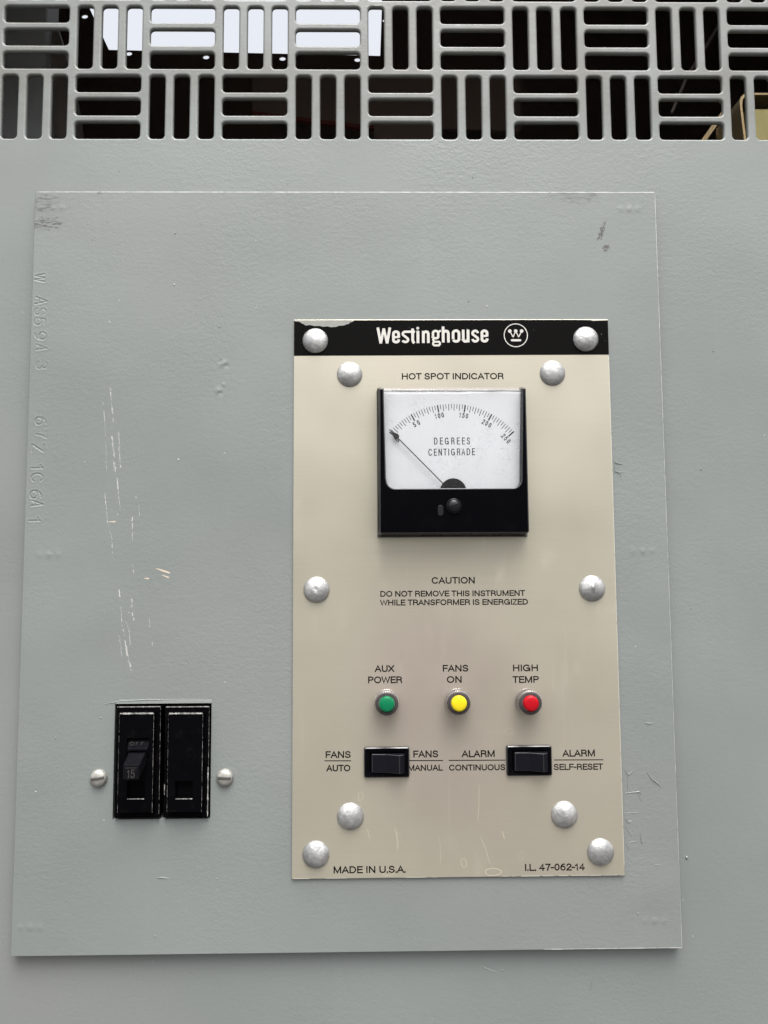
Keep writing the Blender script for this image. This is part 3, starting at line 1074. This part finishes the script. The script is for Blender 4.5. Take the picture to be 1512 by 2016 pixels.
st(arc(601, 122, 24, 17, 0, -180, 8) + [(577, 130), (577, 158)] + arc(601, 158, 24, 16, 180, 0, 8), .85, 0, True)
st([(624, 118), (650, 100)], .7, 1); st([(590, 172), (577, 186), (584, 202)], .7, 2); st([(590, 207), (630, 207), (640, 216), (640, 230), (630, 241), (588, 241), (577, 232), (577, 216)], .7, 3, True)
st([(671, 63), (671, 214)]); st([(671, 130), (680, 112), (696, 105), (712, 110), (719, 126), (719, 214)], .95, 1)
st(arc(790, 126, 27, 23, 0, -180, 10) + [(763, 140), (763, 184)] + arc(790, 182, 27, 22, 180, 0, 10) + [(817, 150)], .95, 2, True)
st([(857, 93), (857, 184)] + arc(876, 184, 19, 20, 180, 60, 6) + [(902, 184)], .95, 3); st([(902, 93), (902, 213)])
st(arc(968, 126, 24, 22, 0, -190, 10) + [(946, 138), (990, 172)] + arc(968, 182, 25, 22, -20, 90, 6) + arc(966, 182, 22, 22, 90, 180, 5), .88, 1)
st([(1026, 153), (1078, 153)], .75, 0); st([(1078, 158), (1078, 127)] + arc(1054, 124, 24, 20, 0, -180, 10) + [(1030, 140), (1030, 182)] + arc(1054, 184, 24, 19, 180, 0, 10) + [(1078, 176)], .95, 2)
b.build('brand_lettering', M_silver, HB)
b = MB()
st2 = lambda p, w, k, c=False: b.ribbon(lg(p), w / 4.725 * .296, BH + .004 * k, 0, c)
st2(arc(1345, 147, 108, 108, 0, 352.5, 47), 8, 0, True)
for i, cx in enumerate((1290, 1345, 1400)):
    st2(arc(cx, 107, 8, 8, 0, 330, 11), 17, 1, True)
st2([(1290, 107), (1319, 164)], 9, 2); st2([(1319, 164), (1345, 107)], 9, 3); st2([(1345, 107), (1371, 164)], 9, 4); st2([(1371, 164), (1400, 107)], 9, 5)
st2([(1308, 194), (1385, 194)], 20, 1); st2(arc(1308, 194, 5, 5, 0, 330, 11), 10, 2, True); st2(arc(1385, 194, 5, 5, 0, 330, 11), 10, 3, True)
b.build('emblem', M_silver, HB)

CAPS = [('HOT SPOT INDICATOR', 16.6, 75.4, 112.3, 116.1), ('CAUTION', 32.5, 56.9, -5.1, -1.3),
        ('DO NOT REMOVE THIS INSTRUMENT', 3.5, 85.3, -12.2, -8.9), ('WHILE TRANSFORMER IS ENERGIZED', 3.3, 86.8, -17.1, -13.8),
        ('AUX', .1, 11.1, -54.0, -50.2), ('POWER', -3.6, 15.4, -60.2, -56.4), ('FANS', 38.2, 52.5, -54.1, -50.3), ('ON', 40.4, 48.7, -60.3, -56.5),
        ('HIGH', 77.6, 91.6, -54.2, -50.4), ('TEMP', 77.2, 92.0, -60.6, -56.8),
        ('FANS', -27.3, -13.4, -100.8, -97.0), ('AUTO', -26.9, -13.6, -108.0, -104.4), ('FANS', 21.3, 35.1, -100.9, -97.1), ('MANUAL', 18.4, 37.5, -108.1, -104.8),
        ('ALARM', 48.1, 66.5, -101.0, -97.2), ('CONTINUOUS', 41.0, 72.2, -108.2, -104.9), ('ALARM', 104.2, 122.3, -101.2, -97.4), ('SELF-RESET', 99.2, 126.7, -108.4, -105.0),
        ('MADE IN U.S.A.', -22.9, 16.5, -162.5, -158.7), ('I.L. 47-062-14', 82.1, 115.0, -162.3, -158.5)]
for s, x0, x1, z0, z1 in CAPS:
    b = MB()
    write(b, s, x0, x1, z0, z1, FH + .02, .70 if (z1 - z0) > 3.5 else .62)
    b.build('printed_caption', M_ink, FP)
for x0, x1, z in ((-27.9, -13.2, -102.2), (18.8, 37.8, -102.5), (40.9, 72.4, -102.6), (99.4, 126.9, -102.9)):
    b = MB()
    b.ribbon([(x0, z), (x1, z - .12)], .52, FH + .02)
    b.build('printed_rule', M_ink, FP)

# ------------------------------------------------------------------ dome rivets
def rivet_mesh(px, pz, ph, name='dome_rivet'):
    b = MB()
    prof = [(7.35, 0), (7.35, .35), (7.1, .75), (6.6, 1.35), (5.9, 1.95), (5.4, 2.25), (4.8, 2.58), (4.2, 2.86), (3.6, 3.08), (3.0, 3.27), (2.4, 3.42), (1.8, 3.54), (1.2, 3.63), (.6, 3.69), (.15, 3.71)]
    b.lathe(0, 0, prof, 48)
    o = b.build(name, M_alu, smooth=True)
    o.data.transform(Matrix.Identity(4))
    o.location = (px * MM, -ph * MM, pz * MM)
    return o
RIV = [(-33.3, 135.2, 'domed silver rivet on the chipped left end of the black band'),
       (123.6, 135.9, 'domed silver rivet on the black band, right of the round emblem'),
       (-13.5, 115.4, 'domed silver rivet on bare metal below the black band, left of the meter'),
       (103.8, 115.8, 'domed silver rivet on bare metal below the black band, right of the meter'),
       (-32.4, -8.0, 'domed silver rivet at the left edge level with the caution text'),
       (123.3, -8.2, 'domed silver rivet at the right edge level with the caution text'),
       (-13.6, -132.1, 'domed silver rivet below the left rocker switch and its auto caption'),
       (104.4, -132.4, 'domed silver rivet below the right rocker switch and its self-reset caption'),
       (-32.6, -152.2, 'domed silver rivet in the lower left corner beside the country text'),
       (123.9, -152.6, 'domed silver rivet in the lower right corner beside the part number')]
def pip_rivet(right):
    me = r0.data.copy()                     # the two middle rivets keep a cast pip
    px, pz, am = (.5, -.6, .85) if right else (-.1, -.4, -.5)
    for v in me.vertices:
        x, z = v.co.x / MM, v.co.z / MM
        if math.hypot(x, z) < 7:
            v.co.y -= am * math.exp(-((x - px) / .9) ** 2 - ((z - pz) / 1.7) ** 2) * MM
    return me
r0 = None
for i, (x, z, lab) in enumerate(RIV):
    if r0 is None:
        r0 = rivet_mesh(x, z, FH + .08)
        tag(r0, lab, 'rivet', 'domed rivets on the instrument plate')
    else:
        c = r0.copy()
        COL.objects.link(c)
        c.data = pip_rivet(x > 0) if 'caution' in lab else r0.data
        c.location = (x * MM, -(FH + (.08 if z > 126 else .02)) * MM, z * MM)
        c.rotation_euler = (0, R(37 * i), 0)
        c['label'] = lab

# ------------------------------------------------------------------ panel meter
PM = thing('panel_meter', 'square black panel meter with white temperature dial and needle resting at zero', 'meter', 44.6, 65, FH + .02)
F0, F1 = FH + .03, 16.0
outf = [(4.0, 22.8), (85.2, 22.8), (86.0, 23.6), (85.8, 104.4)]
inn_r = [(83.8, 104.4), (82.3, 53.5)] + arc(77.4, 52.9, 4.9, 5.0, 0, -90, 8)
inn_l = arc(12.0, 52.9, 4.9, 5.0, -90, -180, 8) + [(6.9, 53.5), (5.9, 104.4)]
front = outf + inn_r + inn_l + [(3.4, 104.4), (3.2, 23.6)]
back = [(3.2, 21.7), (86.0, 21.7), (87.1, 22.8), (87.0, 107.6)] + [(84.2, 107.6)] + inn_r[1:] + inn_l[:-1] + [(5.5, 107.6), (2.3, 107.6), (2.2, 22.8)]
b = MB()
b.prism(front, F0, F1, back)
HS = b.build('housing', [M_bak, M_bedge], PM, bevel=.9, seg=3, edge_slot=1)
b = MB()
b.box(2.0, 87.2, 21.2, 106.0, FH + .01, FH + 1.0)
b.build('base_flange', M_gasket, PM, bevel=.25)
# clear cover: front pane, sloping brow, top
prof = [(45.5, 15.3), (101.3, 15.3), (104.9, 12.6), (107.2, 5.6)]
th = 1.0
b = MB()
inner = [(45.5, 14.3), (100.8, 14.3), (104.0, 11.9), (106.2, 5.6)]
pl = prof + inner[::-1]
vs, fs = [], []
def wx(z, side):
    k = (z - 48) / 56.0
    return (7.3 - 1.3 * k) if side < 0 else (82.1 + 1.6 * k)
for side in (-1, 1):
    vs += [(wx(z, side), z, h) for z, h in pl]
n = len(pl)
fs = [tuple(range(n)), tuple(range(2 * n - 1, n - 1, -1))] + [(i, (i + 1) % n, (i + 1) % n + n, i + n) for i in range(n)]
b.add(vs, fs)
for i in (3, 4, 5, 6):
    b.m[i] = 1
b.build('clear_cover', [M_clear, M_scatter], PM)
b = MB()
b.box(4.5, 85, 46, 103.6, 9.2, 10.0)
DL = b.build('dial', M_dial, PM)
CX, CZ, RO = 44.4, 49.6, 47.1
DH = 10.02
b = MB()
for i in range(51):
    a = 138.6 - 97.2 * i / 50
    rin = RO - (3.9 if i % 2 == 0 else 2.7)
    w = .37
    if i % 10 == 0:
        rin, w = RO - 4.2, .8
    ca, sa = math.cos(R(a)), math.sin(R(a))
    b.ribbon([(CX + RO * ca, CZ + RO * sa), (CX + rin * ca, CZ + rin * sa)], w, DH)
b.build('scale_marks', M_ink, DL)
b = MB()
for txt, i, w in (('0', 0, 1.4), ('50', 10, 4.0), ('100', 20, 5.2), ('150', 30, 5.2), ('200', 40, 5.6), ('250', 50, 5.8)):
    a = 138.6 - 97.2 * i / 50
    ca, sa = math.cos(R(a)), math.sin(R(a))
    x, z = CX + 41.0 * ca, CZ + 41.0 * sa
    if i == 0:
        x, z = x - .2, z - .6
    write(b, txt, x - w / 2, x + w / 2, z - 1.5, z + 1.5, DH, .48, glyph_w=.72 if len(txt) > 1 else None, rot=a - 90)
b.build('numerals', M_ink, DL)
b = MB()
write(b, 'DEGREES', 34.3, 54.7, 73.4, 77.4, DH, .50, glyph_w=.62)
write(b, 'CENTIGRADE', 31.0, 57.5, 67.1, 71.1, DH, .50, glyph_w=.62, dz=.25)
b.build('unit_lettering', M_ink, DL)
b = MB()
b.lathe(44.6, 46.5, [(7.4, 9.8), (7.4, 12.2), (7.0, 12.7), (3.6, 12.7), (3.4, 13.1), (.3, 13.1)], 40)
b.build('pivot_cover', M_brk, PM, smooth=True)
b = MB()
ND = [(38.6, 51.3), (12.3, 78.4), (8.3, 82.3)]
b.ribbon([ND[0], ND[1]], .60, 12.0)
b.tube([(40.5, 49.4, 12), (38.0, 51.9, 12), (12.3, 78.4, 12), (9.2, 81.6, 12)], .28, 6)
# spade tip and its thin counter loop
sp = []
ux, uz = (ND[1][0] - ND[0][0]), (ND[1][1] - ND[0][1])
l = math.hypot(ux, uz); ux, uz = ux / l, uz / l
def along(d, s2):
    d, s2 = d * 1.2, s2 * 1.25
    return (12.6 + ux * d - uz * s2, 78.1 + uz * d + ux * s2)
b.prism([along(-1.7, .15), along(-1.5, .9), along(-.3, 1.35), along(.8, .95), along(1.9, .35), along(4.6, .1), along(4.6, -.1), along(1.9, -.35), along(.8, -.95), along(-.3, -1.35), along(-1.5, -.9), along(-1.7, -.15)], 11.85, 12.15)
b.build('needle', M_ink, PM)
b = MB()
b.lathe(44.4, 37.9, [(4.1, 15.9), (4.1, 16.7), (3.75, 17.0), (3.4, 16.6), (3.3, 16.6), (3.1, 17.6), (2.6, 18.0), (.3, 18.1)], 36)
ZA = b.build('zero_adjuster', M_gloss, PM, smooth=True)
b = MB()
ca, sa = math.cos(R(20)), math.sin(R(20))
b.prism([(44.4 + u * ca - v * sa, 37.9 + u * sa + v * ca) for u, v in ((-3.0, -.38), (3.0, -.38), (3.0, .38), (-3.0, .38))], 17.0, 18.13)
b.build('screw_slot', M_ink, ZA)
b = MB()
b.prism(arc(37.0, 37.0, 1.55, 1.4, 0, 180, 8) + arc(37.0, 34.0, 1.55, 1.55, 180, 360, 8), 15.9, 16.25)
b.build('oval_boss', M_gloss, PM, bevel=.15)

# ------------------------------------------------------------------ indicator lights
def indicator(x, z, lab, mat):
    t0 = thing('indicator_light', lab, 'indicator light', x, z, FH + .02, 'indicator lights under the caution text')
    b = MB()
    h0 = FH + .02
    N = 168
    prof = [(6.55, h0), (6.6, h0 + .5), (6.6, h0 + 8.6), (6.2, h0 + 9.3)]
    b.lathe(x, z, prof, N, 0, lambda k, i, r: r + (.0 if k in (0, 3) else (.2 if i % 4 in (0, 1) else -.5)))
    b.build('knurled_bezel', M_knurl, t0)
    b = MB()
    b.lathe(x, z, [(6.25, h0 + 9.25), (6.05, h0 + 9.75), (5.9, h0 + 9.85), (4.75, h0 + 9.85), (4.55, h0 + 9.5), (4.5, h0 + 8.2), (.4, h0 + 8.2)], 56)
    b.build('front_ring', M_ring, t0, smooth=True)
    b = MB()
    b.lathe(x, z, [(4.25, h0 + 8.3), (4.25, h0 + 11.2), (4.1, h0 + 11.7), (3.75, h0 + 12.1), (3.2, h0 + 12.3), (1.6, h0 + 12.45), (.3, h0 + 12.5)], 48)
    b.build('lens', mat, t0, smooth=True)
    return t0
i0 = indicator(6.6, -69.9, 'round indicator light with a green lens below the aux power caption', M_green)
for x, z, lab, m in ((45.9, -69.9, 'round indicator light with a yellow lens below the fans on caption', M_yellow),
                     (85.1, -70.2, 'round indicator light with a red lens below the high temp caption', M_red)):
    c = copy_thing(i0, x, z, FH + .02, lab)
    for ch in c.children:
        if ch.name.startswith('lens'):
            ch.data = ch.data.copy()
            ch.data.materials[0] = m

# ------------------------------------------------------------------ rocker switches
def rocker(x0, x1, z0, z1, lab):
    cx, cz = (x0 + x1) / 2, (z0 + z1) / 2
    t0 = thing('rocker_switch', lab, 'switch', cx, cz, FH + .02, 'rocker switches on the instrument plate')
    h0 = FH + .02
    b = MB()
    o = rrect(x0, x1, z0, z1, 1.0, 3)
    o2 = rrect(x0 + .5, x1 - .5, z0 + .5, z1 - .5, .8, 3)
    i1 = rrect(x0 + 2.7, x1 - 2.7, z0 + 2.5, z1 - 2.5, .4, 3)
    n = len(o)
    b.add([(x, z, h0) for x, z in o] + [(x, z, h0 + 1.4) for x, z in o] + [(x, z, h0 + 1.9) for x, z in o2] + [(x, z, h0 + 1.5) for x, z in i1] + [(x, z, h0 - .0) for x, z in i1],
          [(k * n + i, k * n + (i + 1) % n, (k + 1) * n + (i + 1) % n, (k + 1) * n + i) for k in range(4) for i in range(n)] + [tuple(range(4 * n, 5 * n))])
    for i in range(n):
        b.m[n + i] = b.m[3 * n + i] = 1
    b.build('frame', [M_sw, M_bedge], t0, smooth=True)
    b = MB()
    u0, u1 = x0 + 4.1, x1 - 4.6
    um = (u0 + u1) / 2 - .2
    prof = [(u0, h0 + .1), (u0, h0 + 2.6), (u0 + .35, h0 + 3.0), (um, h0 + 3.5), (u1 - 1.0, h0 + 6.5), (u1 + .2, h0 + 5.9), (u1 + 1.3, h0 + 4.9), (u1 + 1.9, h0 + 3.6), (u1 + 2.1, h0 + .1)]
    za, zb = z0 + 3.1, z1 - 3.3
    n = len(prof)
    b.add([(x, za, h) for x, h in prof] + [(x, zb, h) for x, h in prof],
          [tuple(range(n)), tuple(range(2 * n - 1, n - 1, -1))] + [(i, (i + 1) % n, (i + 1) % n + n, i + n) for i in range(n)])
    b.build('rocker', [M_rock, M_bedge], t0, bevel=.35, seg=2, edge_slot=1)
    return t0
s0 = rocker(-6.0, 19.0, -111.2, -94.9, 'black rocker switch between the fans auto and fans manual captions')
copy_thing(s0, 85.4, -102.85, FH + .02, 'black rocker switch between the alarm continuous and alarm self-reset captions')

# ------------------------------------------------------------------ circuit breakers in the cover plate opening
def breaker_body(x0, x1, z0, z1, parent, slot, win):
    b = MB()
    b.box(x0, x1, z0, z1, -30, 5.2)
    # raised centre with a sloping rim
    rx0, rx1, rz0, rz1 = x0 + 2.3, x1 - 2.3, z0 + 3.4, z1 - 2.6
    def ring(x0, x1, z0, z1):
        return [(x0, z0), (x1, z0), (x1, z1), (x0, z1)]
    b.add([(x, z, 5.22) for x, z in ring(rx0, rx1, rz0, rz1)] + [(x, z, 8.9) for x, z in ring(rx0 + .55, rx1 - .55, rz0 + .55, rz1 - .7)],
          [(0, 1, 5, 4), (1, 2, 6, 5), (2, 3, 7, 6), (3, 0, 4, 7)])
    # front face with the rectangular recesses left out
    fx0, fx1, fz0, fz1 = rx0 + .55, rx1 - .55, rz0 + .55, rz1 - .7
    rec = [r for r in (win, slot) if r]
    zcuts = [fz0]
    for (a, b2, c, d) in rec:
        b.add([(fx0, zcuts[-1], 8.9), (fx1, zcuts[-1], 8.9), (fx1, c, 8.9), (fx0, c, 8.9)], [(0, 1, 2, 3)])
        b.add([(fx0, c, 8.9), (a, c, 8.9), (a, d, 8.9), (fx0, d, 8.9)], [(0, 1, 2, 3)])
        b.add([(b2, c, 8.9), (fx1, c, 8.9), (fx1, d, 8.9), (b2, d, 8.9)], [(0, 1, 2, 3)])
        R0, R1 = ring(a, b2, c, d), ring(a + .3, b2 - .3, c + .5, d - .3)
        b.add([(x, z, 8.9) for x, z in R0] + [(x, z, 6.2) for x, z in R1], [(0, 1, 5, 4), (1, 2, 6, 5), (2, 3, 7, 6), (3, 0, 4, 7), (4, 5, 6, 7)])
        zcuts.append(d)
    b.add([(fx0, zcuts[-1], 8.9), (fx1, zcuts[-1], 8.9), (fx1, fz1, 8.9), (fx0, fz1, 8.9)], [(0, 1, 2, 3)])
    # rubbed arrises
    def wear(xa, xb, z, h, w, dens):
        n = int((xb - xa) / .5)
        p = [(xa + (xb - xa) * q / n, z + rnd.uniform(-.04, .04) * w) for q in range(n + 1)]
        b.ribbon(p, w, h, 1, ws=[w * rnd.uniform(1 - dens, 1.15) for _ in p])
    def wear_up(x, za, zb, h, w, dens):
        n = int((zb - za) / .8)
        p = [(x + rnd.uniform(-.03, .03), za + (zb - za) * q / n) for q in range(n + 1)]
        b.ribbon(p, w, h, 1, ws=[w * (rnd.uniform(.3, 1.1) if rnd.random() < dens else .05) for _ in p])
    wear(fx0 + .2, fx1 - .2, fz1 + .1, 8.93, .95, .5)
    wear(x0 + .3, x1 - .3, z1 - .25, 5.23, .5, .6)
    for (a, b2, c, d) in rec[:1]:
        wear(a + .2, b2 - .2, c + .15, 8.93, .5, .4)
    wear_up(fx1 + .05, fz0, fz1, 8.93, .14, .8)
    wear_up(x1 - .15, z0 + 2, z1 - .5, 5.23, .15, .7)
    wear_up(fx0 - .05, fz0, fz1, 8.93, .07, .7)
    if not slot:
        wear_up(x1 - .35, z0 + .5, z0 + 27, 5.24, .75, .95)
        wear_up(x0 + .3, z0 + 12, z0 + 18, 5.24, .5, .9)
    return b.build('body', [M_brk, M_wear], parent, recalc=False)


B1 = thing('circuit_breaker', 'black circuit breaker with a worn toggle handle standing out of its slot', 'circuit breaker', -130.4, -101.4, 0)
breaker_body(-142.7, -118.3, -131.6, -71.6, B1, (-135.6, -123.4, -99.5, -88.1), (-134.9, -125.4, -120.6, -111.2))
b = MB()
# rounded drum inside the slot, then the toggle
dr = [(-89.5 - 1.2 * i, 6.3 + 2.4 * math.sin(math.pi * (i + .5) / 9)) for i in range(9)]
vs = [(-135.2, z, h) for z, h in dr] + [(-123.8, z, h) for z, h in dr]
b.add(vs, [(i, i + 1, i + 10, i + 9) for i in range(8)])
b.build('drum', M_handle, B1, smooth=True)
b = MB()
xa, xb = -134.3, -124.8
tip = [(xa + .5, -99.9), (xb - .5, -99.9), (xb - .5, -107.6), (xa + .5, -107.6)]
bas = [(xa, -94.4), (xb, -94.4), (xb, -101.5), (xa, -101.5)]
b.prism(tip[::-1], 7.0, 20.0, bas[::-1])
b.prism([(xa - .3, -93.0), (xb + .8, -93.0), (xb + .8, -94.6), (xa - .3, -94.6)], 7.5, 10.8)
HD = b.build('handle', M_handle, B1, bevel=.5)
b = MB()
write(b, '15', -131.6, -127.6, -106.6, -102.2, 20.06, .42)
b.ribbon([(-132.8, -101.3), (-126.4, -101.3)], .22, 20.06)
b.build('rating_number', M_imprint, HD)
b = MB()
write(b, 'O', -133.9, -131.6, -92.0, -90.0, 8.95, .28)
b.ribbon([(-130.4, -91.8), (-130.4, -90.3), (-129.2, -90.2)], .25, 8.95)
b.ribbon([(-127.6, -91.8), (-127.6, -90.3), (-126.4, -90.2)], .25, 8.95)
b.build('position_lettering', M_imprint, B1)
B2 = thing('blank_breaker', 'black breaker blank without a handle filling the right half of the opening', 'breaker blank', -104.2, -101.4, 0)
breaker_body(-115.9, -91.5, -131.6, -71.8, B2, None, (-108.8, -99.3, -120.8, -111.2))

# ------------------------------------------------------------------ screws beside the breakers
def screw(x, z, lab, ang):
    t0 = thing('slotted_screw', lab, 'screw', x, z, PH, 'round head screws beside the breakers')
    b = MB()
    prof = [(4.75, PH + .02), (4.75, PH + .6), (4.6, PH + 1.3), (4.2, PH + 2.0), (3.5, PH + 2.6), (2.4, PH + 3.0), (1.2, PH + 3.2), (.3, PH + 3.25)]
    b.lathe(x, z, prof, 40)
    hd = b.build('head', M_screw, t0, smooth=True)
    b = MB()
    ca, sa = math.cos(R(ang)), math.sin(R(ang))
    for k in range(8):
        u0, u1 = -4.55 + 9.1 * k / 8, -4.55 + 9.1 * (k + 1) / 8
        def hh(u):
            r = abs(u)
            for (ra, ha), (rb, hb) in zip(prof, prof[1:]):
                if rb <= r <= ra:
                    return ha + (hb - ha) * ((ra - r) / max(1e-6, ra - rb))
            return PH + 3.25
        vs = []
        for u in (u0, u1):
            for v in (-.78, .78):
                vs.append((x + u * ca - v * sa, z + u * sa + v * ca, hh(u) + .06))
        b.add(vs, [(0, 2, 3, 1)])
    b.build('slot', M_slot, hd)
    return t0
screw(-152.3, -110.5, 'slotted round head screw left of the handled breaker', 8)
screw(-82.9, -110.9, 'slotted round head screw right of the breaker blank', -2)
